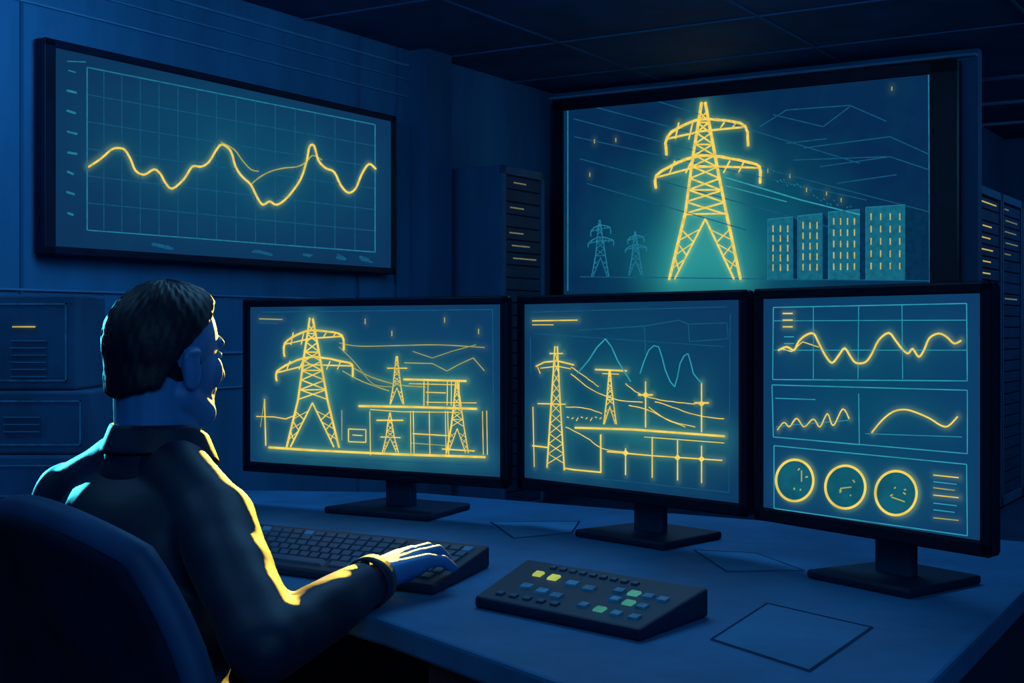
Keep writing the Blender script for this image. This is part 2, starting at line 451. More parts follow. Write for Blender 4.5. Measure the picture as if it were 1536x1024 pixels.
# ---- computer monitors
def monitor(pl,pr,neck_uv,base_w,base_d):
    P=Panel('computer_monitor',pl,pr,EYE-0.313,EYE+0.068)
    bz=(0.020,0.018,0.022,0.017)
    frame_bars(P,bz,M_dark,0.022,0.006,0.004)
    W=P.W; nx=neck_uv
    bm=bmesh.new(); bm_box(bm,W*0.28,W*0.72,0.02,0.05,0.07,0.28,0.01); bm_obj('rear_housing',bm,M_dark2,P.root)
    zb=0.75-P.O.z
    bm=bmesh.new(); bm_box(bm,nx-0.034,nx+0.034,0.045,0.067,zb+0.01,0.16,0.005); bm_obj('stand_neck',bm,M_rack,P.root)
    yb=0.05
    prism('stand_base',[(nx-base_w/2,yb-base_d*0.42),(nx+base_w/2,yb-base_d*0.42),(nx+base_w*0.42,yb+base_d*0.5),(nx-base_w*0.42,yb+base_d*0.5)],zb+0.0005,zb+0.014,M_dark2,P.root,0.004)
    return P,bz
P1,bz1=monitor((-0.597,2.97),(-0.006,2.633),0.385,0.26,0.22)
P2,bz2=monitor((0.013,2.65),(0.396,2.23),0.300,0.22,0.20)
P3,bz3=monitor((0.404,2.21),(0.660,1.83),0.245,0.20,0.20)
def C(P,u,v): return P.loc(u,v)
c=C(P1,565,590)
screen_face(P1,bz1,screen_mat('monitor_screen_a',c,(0.40,0.22),(0.004,0.072,0.135),(0.004,0.042,0.125)))
c=C(P2,940,600)
screen_face(P2,bz2,screen_mat('monitor_screen_b',c,(0.36,0.24),(0.003,0.068,0.13),(0.004,0.038,0.115)))
c=C(P3,1300,600)
screen_face(P3,bz3,screen_mat('monitor_screen_c',c,(0.30,0.28),(0.003,0.060,0.135),(0.004,0.042,0.13)))

# monitor 1 art
P=P1; Y='yellow_lines'; Y2='yellow_dim_lines'; TE='teal_lines'
P.line([(394,468),(740,464)],1.4,TE,E_teald); P.line([(740,464),(742,705)],1.4,TE,E_teald)
P.line([(390,478),(425,479)],1.8,Y2,E_yel2); P.line([(390,484),(418,485)],1.4,TE,E_tealb)
for x,y in ((549,482),(668,480),(589,500),(719,497)): P.line([(x,y-4),(x,y+4)],1.8,Y2,E_yel2)
pylon(P,468,478,192,1.0,3.6,dbl=1,jit=.6,n=8)
P.line([(405,671),(470,675),(600,681),(728,685)],4.0,Y,E_yel,jit=.4)
P.line([(398,598),(400,668)],2.2,Y,E_yel); P.line([(386,624),(412,625),(430,628),(446,622)],1.8,Y,E_yel,jit=.5)
P.line([(398,598),(392,640)],1.2,Y2,E_yel2)
P.line(spline([(510,514),(540,519),(600,518),(660,517),(728,521)]),1.6,Y2,E_yel2)
P.line(spline([(530,551),(560,566),(600,577),(640,580)]),1.8,Y2,E_yel)
P.line(spline([(515,556),(545,572),(585,586)]),1.8,Y2,E_yel2)
P.line(spline([(510,520),(535,545),(560,575),(590,580)]),1.3,Y2,E_yel2)
P.line([(608,544),(650,545),(672,556),(690,546),(711,537),(728,556)],1.6,Y2,E_yel2,jit=.6)
P.line([(620,527),(650,537),(680,527),(715,517)],1.3,Y2,E_yel2,jit=.6)
pylon(P,596,534,72,.75,1.8,arms=False,dbl=0,n=6)
P.line([(582,552),(612,552)],2,Y,E_yel)
P.line([(607,569),(700,571)],3.6,Y,E_yel,jit=.4); P.line([(615,575),(690,577)],1.6,Y,E_yel,jit=.4)
for x in (637,643,672,678,690): P.line([(x,572),(x,608)],1.6,Y,E_yel,jit=.4)
P.line([(640,588),(670,589)],1.6,Y,E_yel); P.line([(640,603),(716,604)],1.4,Y,E_yel)
P.line([(540,609),(620,610),(716,613)],4.0,Y,E_yel,jit=.4)
P.line([(556,614),(605,617),(690,618)],1.5,Y,E_yel,jit=.4)
for x in (556,617,621,645,669,673,725,731): P.line([(x,616),(x+1,682)],1.5,Y,E_yel if x<700 else E_yel2,jit=.4)
P.line([(620,650),(672,653)],2,Y,E_yel)
P.line([(618,664),(672,668)],1.4,Y2,E_yel2)
pylon(P,586,618,60,.95,1.8,arms=False,dbl=0,n=4); P.line([(566,630),(606,630)],2.4,Y,E_yel); P.line([(572,655),(602,656)],1.8,Y,E_yel)
pylon(P,686,572,107,.75,2.0,arms=False,dbl=1,n=6); P.line([(664,673),(713,676)],2.4,Y,E_yel)
P.line([(524,643),(550,644),(550,663),(524,662),(524,643)],1.8,Y,E_yel); P.line([(530,652),(545,653)],1.6,Y,E_yel)
P.line([(514,615),(514,660)],1.4,Y2,E_yel2)
P.line([(404,683),(560,690),(728,698)],1.4,TE,E_tealb)
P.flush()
# monitor 2 art
P=P2
P.line([(800,481),(868,480)],2.0,Y2,E_yel); P.line([(800,487),(832,487)],1.4,Y2,E_yel2)
P.line([(800,468),(1092,460)],1.3,TE,E_teald)
P.line([(868,495),(968,489),(970,532)],1.8,TE,E_tealb); P.line([(968,489),(1020,480),(1034,486)],1.6,TE,E_teal)
P.line([(1034,486),(1092,484),(1094,508),(1036,512),(1034,486)],1.4,TE,E_teal)
P.line([(804,500),(1090,520)],1.2,TE,E_teald)
P.line(spline([(868,560),(885,540),(910,508),(928,540),(948,572)],2),2.2,'teal_mountains',E_tealb,y=-0.0035)
P.line(spline([(962,560),(975,525),(990,520),(1000,555),(1014,580),(1022,545),(1034,530),(1042,560),(1056,575)],2),2.0,'teal_mountains',E_tealb,y=-0.0035)
P.line([(797,505),(798,560)],1.4,TE,E_teal)
P.line([(834,520),(829,600),(822,700)],2.6,Y,E_yel,jit=.4,double=1); P.line([(838,520),(842,600),(848,704)],2.6,Y,E_yel,jit=.4,double=1)
for i in range(11):
    a=530+i*15; b=a+15
    P.line([(835-(a-520)*.07,a),(838+(b-520)*.055,b)],1.4,Y,E_yel,jit=.4); P.line([(838+(a-520)*.055,a),(835-(b-520)*.07,b)],1.4,Y,E_yel,jit=.4)
P.line([(806,549),(818,543),(838,541),(862,547)],2.6,Y,E_yel); P.line([(812,552),(838,549),(858,553)],1.6,Y,E_yel)
P.line([(826,530),(846,530)],2.2,Y,E_yel); P.line([(808,550),(812,560)],1.5,Y,E_yel); P.line([(808,605),(850,606)],2,Y,E_yel)
P.line([(800,668),(825,671)],2.4,Y,E_yel); P.line([(801,610),(803,700)],1.6,Y,E_yel)
P.line([(848,702),(862,704),(903,708),(903,652)],2.6,Y,E_yel,jit=.3)
pylon(P,916,556,80,.62,2.0,arms=False,dbl=0,n=6)
P.line([(895,554),(941,556)],3.0,Y,E_yel); P.line([(905,560),(930,561)],1.5,Y,E_yel)
P.line([(865,641),(950,644),(1088,654)],3.8,Y,E_yel,jit=.4)
P.line([(968,655),(1088,664)],1.4,Y2,E_yel2)
for x,y0,y1,yc in ((970,572,641,592),(1054,573,648,604)):
    P.line([(x,y0),(x,y1)],2.2,Y,E_yel); P.line([(x-10,yc),(x+10,yc)],3,Y,E_yel)
for cpts in ([(858,550),(880,565),(900,580)],[(940,575),(960,590),(985,598),(1010,602),(1044,606)],[(858,560),(890,585),(930,600),(966,603)],[(984,602),(1010,610),(1045,622),(1088,628)],[(850,640),(880,655),(905,672),(940,678)],[(975,610),(1000,628),(1030,640)],[(945,608),(975,615),(1010,632),(1045,640)],[(850,610),(880,612),(905,620)]):
    P.line(spline(cpts),1.5,Y2,E_yel2,jit=.4)
P.line([(912,677),(980,683),(1085,690)],2.2,Y,E_yel,jit=.3)
for x,a,b in ((940,672,712),(980,655,716),(1018,660,720),(1054,668,724)):
    P.line([(x,a),(x,b)],2.0,Y,E_yel)
for x,y in ((940,679),(1018,686),(1054,688),(970,592),(1054,605)):
    P.poly([(x-5,y),(x,y-5),(x+5,y),(x,y+5)],Y,E_yel)
P.line([(800,700),(850,712),(1095,738)],1.3,TE,E_tealb); P.line([(1095,738),(1097,470)],1.2,TE,E_teald)
for i in range(8): P.line([(852+i*7,625+i%3*3),(855+i*7,626)],1.6,Y2,E_yel2)
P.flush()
# monitor 3 art
P=P3
P.line([(1162,461),(1452,455),(1453,571),(1161,569),(1162,461)],1.8,TE,E_tealb)
P.line([(1163,481),(1453,480)],1.3,TE,E_teal); P.line([(1290,460),(1289,568)],1.3,TE,E_teald); P.line([(1355,458),(1356,568)],1.3,TE,E_teald); P.line([(1222,460),(1222,568)],1.3,TE,E_teald)
P.line([(1163,525),(1453,525)],1.3,TE,E_teald)
for y in (470,480,490): P.line([(1176,y),(1191,y)],2.2,Y2,E_yel)
for y in (505,515): P.line([(1178,y),(1193,y)],1.8,TE,E_tealb)
k=[(1170,525),(1182,520),(1193,525),(1200,512),(1210,503),(1222,500),(1230,514),(1240,533),(1250,544),(1260,533),(1269,522),(1278,535),(1286,544),(1300,543),(1310,530),(1320,510),(1335,499),(1345,510),(1355,523),(1364,530),(1371,523),(1380,535),(1388,525),(1396,507),(1410,500),(1422,505),(1433,515),(1443,511)]
P.line(spline(k,3),3.4,'chart_curves',E_yel)
P.line([(1176,523),(1190,527),(1205,513),(1230,520)],1.6,Y2,E_yel2,jit=1)
P.line([(1160,577),(1453,585),(1453,680),(1162,655),(1160,577)],1.8,TE,E_tealb)
P.line([(1290,590),(1291,665)],1.8,TE,E_tealb); P.line([(1165,597),(1225,599)],1.6,TE,E_tealb); P.line([(1163,655),(1292,667)],1.4,TE,E_tealb)
P.line(spline([(1168,645),(1178,633),(1186,640),(1197,627),(1208,640),(1222,628),(1232,640),(1243,620),(1252,638),(1266,613),(1276,628)],4),2.2,'chart_curves',E_yel,jit=.2)
P.line([(1166,640),(1190,637),(1230,634),(1275,630)],1.1,TE,E_teal)
P.line(spline([(1310,648),(1325,630),(1342,617),(1360,614),(1378,619),(1398,628),(1412,637),(1424,639),(1438,625)],3),2.8,'chart_curves',E_yel)
P.line([(1300,650),(1445,655)],1.1,TE,E_teal)
P.line([(1163,668),(1452,696),(1453,803),(1163,762),(1163,668)],1.8,TE,E_tealb)
for (x,y,rx,ry) in ((1195,720,28,31),(1271,730,30,32),(1347,739,31,33)):
    circ=[(x+rx*math.cos(a*2*math.pi/40),y+ry*math.sin(a*2*math.pi/40)) for a in range(41)]
    P.poly([(x+rx*.97*math.cos(a*2*math.pi/32),y+ry*.97*math.sin(a*2*math.pi/32)) for a in range(32)],'gauge_faces',E_fillG,-0.002)
    P.line(circ,4.2,'gauge_rings',E_yel,y=-0.0045)
    for q in range(4):
        a=random.uniform(0,6.28); r=random.uniform(.2,.7); px,py=x+rx*r*math.cos(a),y+ry*r*math.sin(a)
        P.line([(px,py),(px+random.uniform(-3,3),py+random.uniform(-3,3))],2.6,'gauge_marks',E_yel2,y=-0.004)
P.line([(1205,705),(1205,722)],2.2,'gauge_marks',E_yel2,y=-0.004); P.line([(1263,732),(1280,730)],2.2,'gauge_marks',E_yel2,y=-0.004); P.line([(1340,745),(1360,752)],2.2,'gauge_marks',E_yel2,y=-0.004)
for i,(y,cm) in enumerate(((714,E_yel),(724,E_tealb),(733,E_yel2),(744,E_yel),(756,E_tealb),(766,E_tealb),(778,E_yel2))):
    P.line([(1402,y-2),(1440-(i%3)*3,y+2)],1.8,'bar_%d'%i,cm)
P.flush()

# ------------------------------------------------------------------ server racks
def server_rack(org,W,D,H,units,zmin=0.0,led=None):
    r=empty('server_rack',org,math.atan2(AX.y,AX.x))  # local x along rack row, local -y is the front
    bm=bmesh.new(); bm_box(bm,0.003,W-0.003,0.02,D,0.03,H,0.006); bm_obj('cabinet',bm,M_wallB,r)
    bm=bmesh.new()
    for a in ((0.003,0.035,0.02,H),(W-0.035,W-0.003,0.02,H)): bm_box(bm,a[0],a[1],-0.01,0.02,a[2],a[3],0.003)
    bm_box(bm,0.003,W-0.003,-0.01,0.02,H-0.05,H,0.003); bm_box(bm,0.003,W-0.003,-0.01,0.02,0.02,0.08,0.003)
    bm_obj('door_frame',bm,M_case,r)
    bm=bmesh.new()
    hh=(H-0.14)/units
    for i in range(units):
        bm_box(bm,0.04,W-0.04,0.0,0.02,0.085+i*hh,0.085+(i+1)*hh-0.008,0.002)
    bm_obj('server_units',bm,M_rack,r)
    v=[];f=[]
    for i in range(units):
        z=0.085+(i+.5)*hh; x=0.08+random.random()*0.05
        ln=random.uniform(0.1,W-0.2)
        if random.random()<0.2 or z<zmin: continue
        b=len(v); v+=[(x,-0.002,z-0.004),(x+ln,-0.002,z-0.004),(x+ln,-0.002,z+0.004),(x,-0.002,z+0.004)]; f.append((b,b+1,b+2,b+3))
    mesh_obj('status_leds',v,f,led or E_led,r)
    bm=bmesh.new()
    for x in (0.05,W-0.05):
        for y in (0.06,D-0.06): bmesh.ops.create_cone(bm,cap_ends=True,segments=12,radius1=0.02,radius2=0.02,depth=0.03,matrix=Matrix.Translation((x,y,0.0155)))
    bm_obj('feet',bm,M_dark2,r)
    return r
server_rack(room(WL+0.41,6.72),0.49,0.38,2.12,26,1.5,E_ledd)
for i in range(5):
    server_rack(room(WBE-0.03,WB+0.13+i*0.64),0.62,0.58,2.0,26,1.3,E_led if i<1 else E_ledd)

# ------------------------------------------------------------------ desk
desk=empty('desk',(0,0,0))
pts=[(-1.7,3.32),(-1.7,2.65),(-0.72,2.19),(-0.56,2.12),(-0.42,2.045),(-0.33,1.955),(-0.171,1.77),(0.052,1.456),(0.275,1.14),(1.0,2.39),(-0.235,3.17)]
prism('desk_top',pts,0.715,0.75,M_desk,desk,0.005)
bm=bmesh.new()
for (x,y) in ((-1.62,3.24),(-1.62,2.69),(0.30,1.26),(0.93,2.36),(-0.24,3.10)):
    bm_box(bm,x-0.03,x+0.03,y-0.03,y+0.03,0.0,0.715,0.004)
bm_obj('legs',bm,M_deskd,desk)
def slab(bm,p,q,th,z0,z1):
    p=Vector((*p,0));q=Vector((*q,0)); d=(q-p).normalized(); n=Vector((-d.y,d.x,0))*th/2
    vs=[bm.verts.new((a.x,a.y,z)) for z in (z0,z1) for a in (p-n,q-n,q+n,p+n)]
    for f in ((0,3,2,1),(4,5,6,7),(0,1,5,4),(1,2,6,5),(2,3,7,6),(3,0,4,7)): bm.faces.new([vs[i] for i in f])
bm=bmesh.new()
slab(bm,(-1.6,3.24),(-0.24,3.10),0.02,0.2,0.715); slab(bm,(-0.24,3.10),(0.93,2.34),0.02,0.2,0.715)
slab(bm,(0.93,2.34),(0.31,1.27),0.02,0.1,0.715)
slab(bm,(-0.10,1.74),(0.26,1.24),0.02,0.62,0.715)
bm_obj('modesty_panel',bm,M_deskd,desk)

# papers
def sheet(name,q,z=0.7503):
    r=empty(name,(0,0,0))
    prism('sheet',q,z,z+0.001,M_paper,r)
    cx=sum(p[0] for p in q)/4; cy=sum(p[1] for p in q)/4
    v=[];f=[]
    for i in range(4):
        p=q[i];n=q[(i+1)%4]
        pi=(cx+(p[0]-cx)*.96,cy+(p[1]-cy)*.96); ni=(cx+(n[0]-cx)*.96,cy+(n[1]-cy)*.96)
        b=len(v); v+=[(*p,z+.0014),(*n,z+.0014),(*ni,z+.0014),(*pi,z+.0014)]; f.append((b,b+1,b+2,b+3))
    mesh_obj('border',v,f,M_ink,r)
sheet('paper_sheet',[(0.359,1.878),(0.246,1.656),(0.335,1.50),(0.467,1.723)])
sheet('paper_sheet',[(0.317,2.33),(0.341,2.12),(0.468,2.13),(0.42,2.30)])
sheet('paper_sheet',[(-0.044,2.67),(0.002,2.46),(0.115,2.53),(0.137,2.68)])

# ------------------------------------------------------------------ wedge devices (keyboard, button panel)
def wedge(name,TLc,TRc,BRc,BLc,zb,zf,m,zd=0.7505):
    r=empty(name,(0,0,0))
    bm=bmesh.new()
    def c3(p,z): return bm.verts.new((p[0],p[1],z))
    t=[c3(TLc,zb),c3(TRc,zb),c3(BRc,zf),c3(BLc,zf)]; b=[c3(p,zd) for p in (TLc,TRc,BRc,BLc)]
    bm.faces.new(t[::-1]); bm.faces.new(b)
    for i in range(4): bm.faces.new((t[i],t[(i+1)%4],b[(i+1)%4],b[i]))
    bmesh.ops.recalc_face_normals(bm,faces=bm.faces[:])
    bmesh.ops.bevel(bm,geom=bm.edges[:],offset=0.004,segments=2,affect='EDGES',profile=.5)
    bm_obj('housing',bm,m,r)
    def S(a,b_):
        x=(TLc[0]*(1-a)+TRc[0]*a)*(1-b_)+(BLc[0]*(1-a)+BRc[0]*a)*b_
        y=(TLc[1]*(1-a)+TRc[1]*a)*(1-b_)+(BLc[1]*(1-a)+BRc[1]*a)*b_
        return Vector((x,y,zb*(1-b_)+zf*b_))
    return r,S
def keycap(bm,S,a0,a1,b0,b1,h):
    q=[S(a0,b0),S(a1,b0),S(a1,b1),S(a0,b1)]
    c=sum(q,Vector())/4
    lo=[bm.verts.new(p+Vector((0,0,-0.001))) for p in q]
    hi=[bm.verts.new(c+(p-c)*0.86+Vector((0,0,h))) for p in q]
    bm.faces.new(hi); bm.faces.new(lo[::-1])
    for i in range(4): bm.faces.new((lo[i],lo[(i+1)%4],hi[(i+1)%4],hi[i]))
kr,S=wedge('keyboard',(-0.505,2.447),(-0.036,2.167),(-0.114,1.932),(-0.474,2.167),0.785,0.765,M_dark2)
bm=bmesh.new(); bl=bmesh.new()
rows=6
for i in range(rows):
    b0=0.10+i*0.135; b1=b0+0.118
    a=0.03
    while a<0.95:
        w=0.046
        if i==5 and 0.2<a<0.5: w=0.28
        if i==3 and a<0.04: w=0.075
        if 0.72<a<0.745: a=0.745
        a1=min(a+w,0.97)
        keycap(bl if random.random()<0.06 else bm,S,a+0.003,a1-0.003,b0,b1,0.003)
        a=a1
bm_obj('keys',bm,M_key,kr); bm_obj('keys_accent',bl,M_trim,kr)
cr_,S=wedge('button_control_panel',(0.023,2.02),(0.264,1.79),(0.158,1.644),(-0.052,1.85),0.789,0.766,M_dark2)
bm=bmesh.new(); bl=bmesh.new(); by=bmesh.new(); bd=bmesh.new()
def btn(bmx,a,b,wa=0.07,wb=0.085): keycap(bmx,S,a-wa/2,a+wa/2,b-wb/2,b+wb/2,0.003)
btn(by,0.17,0.32,0.05,0.10); btn(by,0.27,0.34,0.055,0.11)
for a,b in ((0.20,0.62),(0.31,0.66),(0.41,0.70),(0.40,0.40),(0.51,0.44)): btn(bl,a,b,0.07,0.10)
for i,(a,b) in enumerate(((0.66,0.38),(0.74,0.38),(0.82,0.39),(0.90,0.40),(0.70,0.56),(0.78,0.58),(0.86,0.60),(0.60,0.78),(0.70,0.80),(0.80,0.82),(0.90,0.82))): btn(bm if i in (1,5,8) else bl,a,b,0.055,0.09)
for i in range(9): btn(bd,0.20+i*0.06,0.13+0.006*i,0.035,0.06)
for i in range(5): btn(bd,0.12+i*0.085,0.86,0.045,0.07)
bm_obj('buttons',bl,M_keyl,cr_); bm_obj('lit_buttons',by,E_keyon,cr_); bm_obj('green_buttons',bm,E_keyg,cr_); bm_obj('small_buttons',bd,M_key,cr_)

# ------------------------------------------------------------------ stacked equipment at left of desk
eq=empty('electronic_equipment_stack',(0,0,0))
def case(n,x0,x1,y0,y1,z0,z1):
    bm=bmesh.new(); bm_box(bm,x0,x1,y0,y1,z0,z1,0.006); bm_obj('case_%d'%n,bm,M_case,eq)
    bm=bmesh.new(); t=0.003; i=0.02
    for a in ((x0+i,x1-i,z0+i,z0+i+t),(x0+i,x1-i,z1-i-t,z1-i),(x0+i,x0+i+t,z0+i,z1-i),(x1-i-t,x1-i,z0+i,z1-i)):
        bm_box(bm,a[0],a[1],y0-0.003,y0+0.001,a[2],a[3])
    bm_obj('front_frame_%d'%n,bm,M_keyl,eq)
case(1,-1.45,-0.90,2.92,3.2,0.7505,0.86)
case(2,-1.44,-0.93,2.94,3.2,0.861,1.00)
case(3,-1.42,-0.975,2.98,3.2,1.001,1.215)
bm=bmesh.new()
bm_box(bm,-1.115,-1.065,2.974,2.979,1.141,1.144)
bm_obj('indicator_lights',bm,E_led,eq)
bm=bmesh.new()
for i in range(6): bm_box(bm,-1.12,-1.04,2.974,2.979,1.03+i*.016,1.0325+i*.016)
for i in range(3): bm_box(bm,-1.12,-1.04,2.934,2.939,.91+i*.016,.9125+i*.016)
bm_obj('vent_slots',bm,M_trim,eq)

# ------------------------------------------------------------------ office chair
CY=math.atan2(0.71,0.70)-math.pi/2
ch=empty('office_chair',(-0.450,1.770,0),CY)
bm=bmesh.new()
na,nb=24,24
grid=[]
z0,z1=0.40,0.912
def back_pt(a,b,off=0):
    k=0.30
    aa=a*math.sqrt(1-k*b*b); bb=b*math.sqrt(1-k*a*a)
    t=(bb+1)/2
    hw=0.25-0.068*t*t
    x=aa*hw*1.06
    z=z0+(z1-z0)*t
    y=-0.165-0.03*t+0.05*(abs(aa)**2)-0.02*math.cos(t*5)+off
    return (x,y,z)
for i in range(na+1):
    grid.append([bm.verts.new(back_pt(-1+2*i/na,-1+2*j/nb)) for j in range(nb+1)])
for i in range(na):
    for j in range(nb): bm.faces.new((grid[i][j],grid[i+1][j],grid[i+1][j+1],grid[i][j+1]))
ob=bm_obj('backrest',bm,M_chair,ch,True)
so=ob.modifiers.new('s','SOLIDIFY'); so.thickness=0.05; so.offset=0
sb=ob.modifiers.new('b','BEVEL'); sb.width=0.015; sb.segments=3
edge=[(-1+2*i/20,1) for i in range(21)]+[(1,1-2*i/20) for i in range(1,21)]+[(1-2*i/20,-1) for i in range(1,21)]+[(-1,-1+2*i/20) for i in range(1,20)]
cu=bpy.data.curves.new('edge_piping','CURVE'); cu.dimensions='3D'; cu.bevel_depth=0.021; cu.bevel_resolution=4
sp=cu.splines.new('POLY'); sp.points.add(len(edge)-1)
for p,(a,b) in zip(sp.points,edge):
    q=back_pt(a,b); p.co=(q[0]*1.02,q[1]+0.006,q[2],1)
sp.use_cyclic_u=True
o=bpy.data.objects.new('edge_piping',cu); COL.objects.link(o); o.parent=ch; cu.materials.append(M_chairp)
bm=bmesh.new(); bm_box(bm,-0.25,0.25,-0.13,0.33,0.325,0.395,0.03,4); bm_obj('seat_cushion',bm,M_chair,ch,True)
bm=bmesh.new(); bm_box(bm,-0.035,0.035,-0.24,-0.20,0.30,0.60,0.008); bm_box(bm,-0.035,0.035,-0.24,0.05,0.295,0.325,0.006); bm_obj('back_bracket',bm,M_metal,ch)
bm=bmesh.new()
for s in (-1,1):
    capsule(bm,(s*0.25,0.02,0.33),(s*0.31,0.02,0.36),0.014,0.014); capsule(bm,(s*0.31,0.02,0.36),(s*0.31,0.0,0.60),0.014,0.014)
bm_obj('arm_posts',bm,M_metal,ch,True)
bm=bmesh.new()
for s in (-1,1): bm_box(bm,s*0.31-0.035,s*0.31+0.035,-0.13,0.15,0.60,0.63,0.013,3)
bm_obj('arm_pads',bm,M_chairp,ch,True)
bm=bmesh.new()
capsule(bm,(0,0.08,0.09),(0,0.08,0.30),0.028,0.028)
for k in range(5):
    a=k*2*math.pi/5+0.3
    e=Vector((math.cos(a)*0.29,0.08+math.sin(a)*0.29,0.075))
    capsule(bm,(0,0.08,0.10),e,0.026,0.015)
    bmesh.ops.create_cone(bm,cap_ends=True,segments=18,radius1=0.028,radius2=0.028,depth=0.03,matrix=Matrix.Translation((e.x,e.y,0.029))@Matrix.Rotation(a,4,'Z')@Matrix.Rotation(math.pi/2,4,'X'))
    capsule(bm,(e.x,e.y,0.05),(e.x,e.y,0.075),0.008,0.008)
bm_obj('five_star_base',bm,M_metal,ch,True)

# ------------------------------------------------------------------ man
man=empty('man_in_jacket',(0,0,0))
F=Vector((0.62,0.785,0)).normalized(); R=Vector((F.y,-F.x,0)); TY=math.atan2(R.y,R.x)
Nk=Vector((-0.520,1.945,0.955)); PV=Vector((-0.49,1.80,0.495))
SR=Vector((-0.415,1.845,0.868)); SL=Vector((-0.675,2.045,0.875))
ER=Vector((-0.300,1.635,0.745)); WRs=Vector((-0.188,1.868,0.790))
EL=Vector((-0.78,2.02,0.64)); WLs=Vector((-0.60,2.22,0.79))
bm=bmesh.new()
ellipsoid(bm,Vector((-0.540,1.925,0.815)),(0.165,0.112,0.125),TY)
ellipsoid(bm,Vector((-0.530,1.89,0.70)),(0.155,0.115,0.14),TY)
ellipsoid(bm,Vector((-0.51,1.84,0.58)),(0.155,0.115,0.14),TY)
ellipsoid(bm,PV+Vector((0,0,0.02)),(0.165,0.12,0.10),TY)
capsule(bm,Nk+Vector((0,0,0.02)),Nk-Vector((0,0,0.08)),0.058,0.085)
for S_ in (SR,SL):
    capsule(bm,Nk+Vector((0,0,0.0)),S_+Vector((0,0,0.0)),0.060,0.056)
    capsule(bm,Nk-Vector((0,0,0.07)),S_-Vector((0,0,0.05)),0.08,0.058)
capsule(bm,SR,ER,0.060,0.047); capsule(bm,ER,ER+(WRs-ER)*0.92,0.047,0.033)
capsule(bm,SL,EL,0.060,0.047); capsule(bm,EL,EL+(WLs-EL)*0.92,0.047,0.032)
jk=bm_obj('jacket',bm,M_jacket,man,True)
remesh(jk,0.007,5)
tx=bpy.data.textures.new('folds','CLOUDS'); tx.noise_scale=0.10; tx.noise_depth=1
dm=jk.modifiers.new('folds','DISPLACE'); dm.texture=tx; dm.strength=0.012; dm.mid_level=0.5; dm.texture_coords='GLOBAL'
# cuffs
for w,e in ((WRs,ER),(WLs,EL)):
    d=(w-e).normalized(); c=e+(w-e)*0.93
    bm=bmesh.new()
    m=Matrix.Translation(c)@d.to_track_quat('Z','Y').to_matrix().to_4x4()
    bmesh.ops.create_cone(bm,cap_ends=False,segments=28,radius1=0.0365,radius2=0.0345,depth=0.026,matrix=m)
    o=bm_obj('cuff',bm,M_jacket,man,True); s=o.modifiers.new('s','SOLIDIFY'); s.thickness=0.003
# collar
bm=bmesh.new()
ring=[]
seg=40
HC=Vector((-0.506,1.958,1.100))
for j,(dz,rr) in enumerate(((-0.035,0.086),(-0.01,0.079),(0.02,0.071),(0.044,0.066),(0.048,0.069),(0.032,0.075),(0.005,0.086))):
    rg=[]
    for k in range(seg):
        a=2*math.pi*k/seg
        fr=math.sin(a)   # +1 at front
        dd=R*math.cos(a)*rr+F*math.sin(a)*rr*1.02
        z=Nk.z+dz-0.028*max(0,fr)*(1 if dz>0 else .5)
        c=Nk+F*0.008
        rg.append(bm.verts.new((c.x+dd.x,c.y+dd.y,z)))
    ring.append(rg)
for j in range(len(ring)-1):
    for k in range(seg): bm.faces.new((ring[j][k],ring[j][(k+1)%seg],ring[j+1][(k+1)%seg],ring[j+1][k]))
o=bm_obj('collar',bm,M_jacket,man,True); s=o.modifiers.new('s','SOLIDIFY'); s.thickness=0.003; s=o.modifiers.new('ss','SUBSURF'); s.levels=1; s.render_levels=1

# head
HYAW=math.radians(-40)   # local +Y (face) rotated towards monitors
HM=Matrix.Translation(HC)@Matrix.Rotation(HYAW,4,'Z')@Matrix.Rotation(math.radians(-3),4,'X')@Matrix.Diagonal((0.95,0.88,1.0,1.0))
bm=bmesh.new()
E=lambda c,r,p=0,y=0: ellipsoid(bm,Vector(c),r,y,p,HM)
E((0,-0.010,0.022),(0.075,0.094,0.080))
E((0,0.020,-0.020),(0.064,0.068,0.075))
E((0,0.045,-0.070),(0.046,0.042,0.034))
E((0,0.074,-0.090),(0.020,0.016,0.015))       # chin
E((0,0.077,0.020),(0.046,0.013,0.014))        # brow
E((0.034,0.062,-0.024),(0.022,0.019,0.026)); E((-0.034,0.062,-0.024),(0.022,0.019,0.026)); E((0,0.070,-0.045),(0.034,0.018,0.030))
E((0,0.083,-0.050),(0.024,0.012,0.006)); E((0,0.082,-0.060),(0.021,0.012,0.007))  # lips
def hp(x,y,z): return HM@Vector((x,y,z))
capsule(bm,hp(0,0.084,0.010),hp(0,0.106,-0.028),0.008,0.011)
capsule(bm,hp(0.008,0.094,-0.030),hp(-0.008,0.094,-0.030),0.008,0.008)
for s in (-1,1):
    E((s*0.075,-0.010,-0.022),(0.007,0.017,0.031),0.15,-s*0.25)
    capsule(bm,hp(s*0.080,-0.024,-0.004),hp(s*0.077,-0.016,-0.046),0.006,0.005)
    capsule(bm,hp(s*0.077,0.001,0.003),hp(s*0.080,-0.022,0.001),0.005,0.0055)
    capsule(bm,hp(s*0.040,0.0,-0.060),hp(s*0.030,0.050,-0.084),0.028,0.022)  # jaw line
capsule(bm,hp(0,-0.030,-0.04),Nk+Vector((0,0,-0.02)),0.054,0.058)
capsule(bm,hp(0,0.0,-0.06),Nk+F*0.015,0.048,0.056)
hd=bm_obj('head',bm,M_skin,man,True); remesh(hd,0.0032,4)
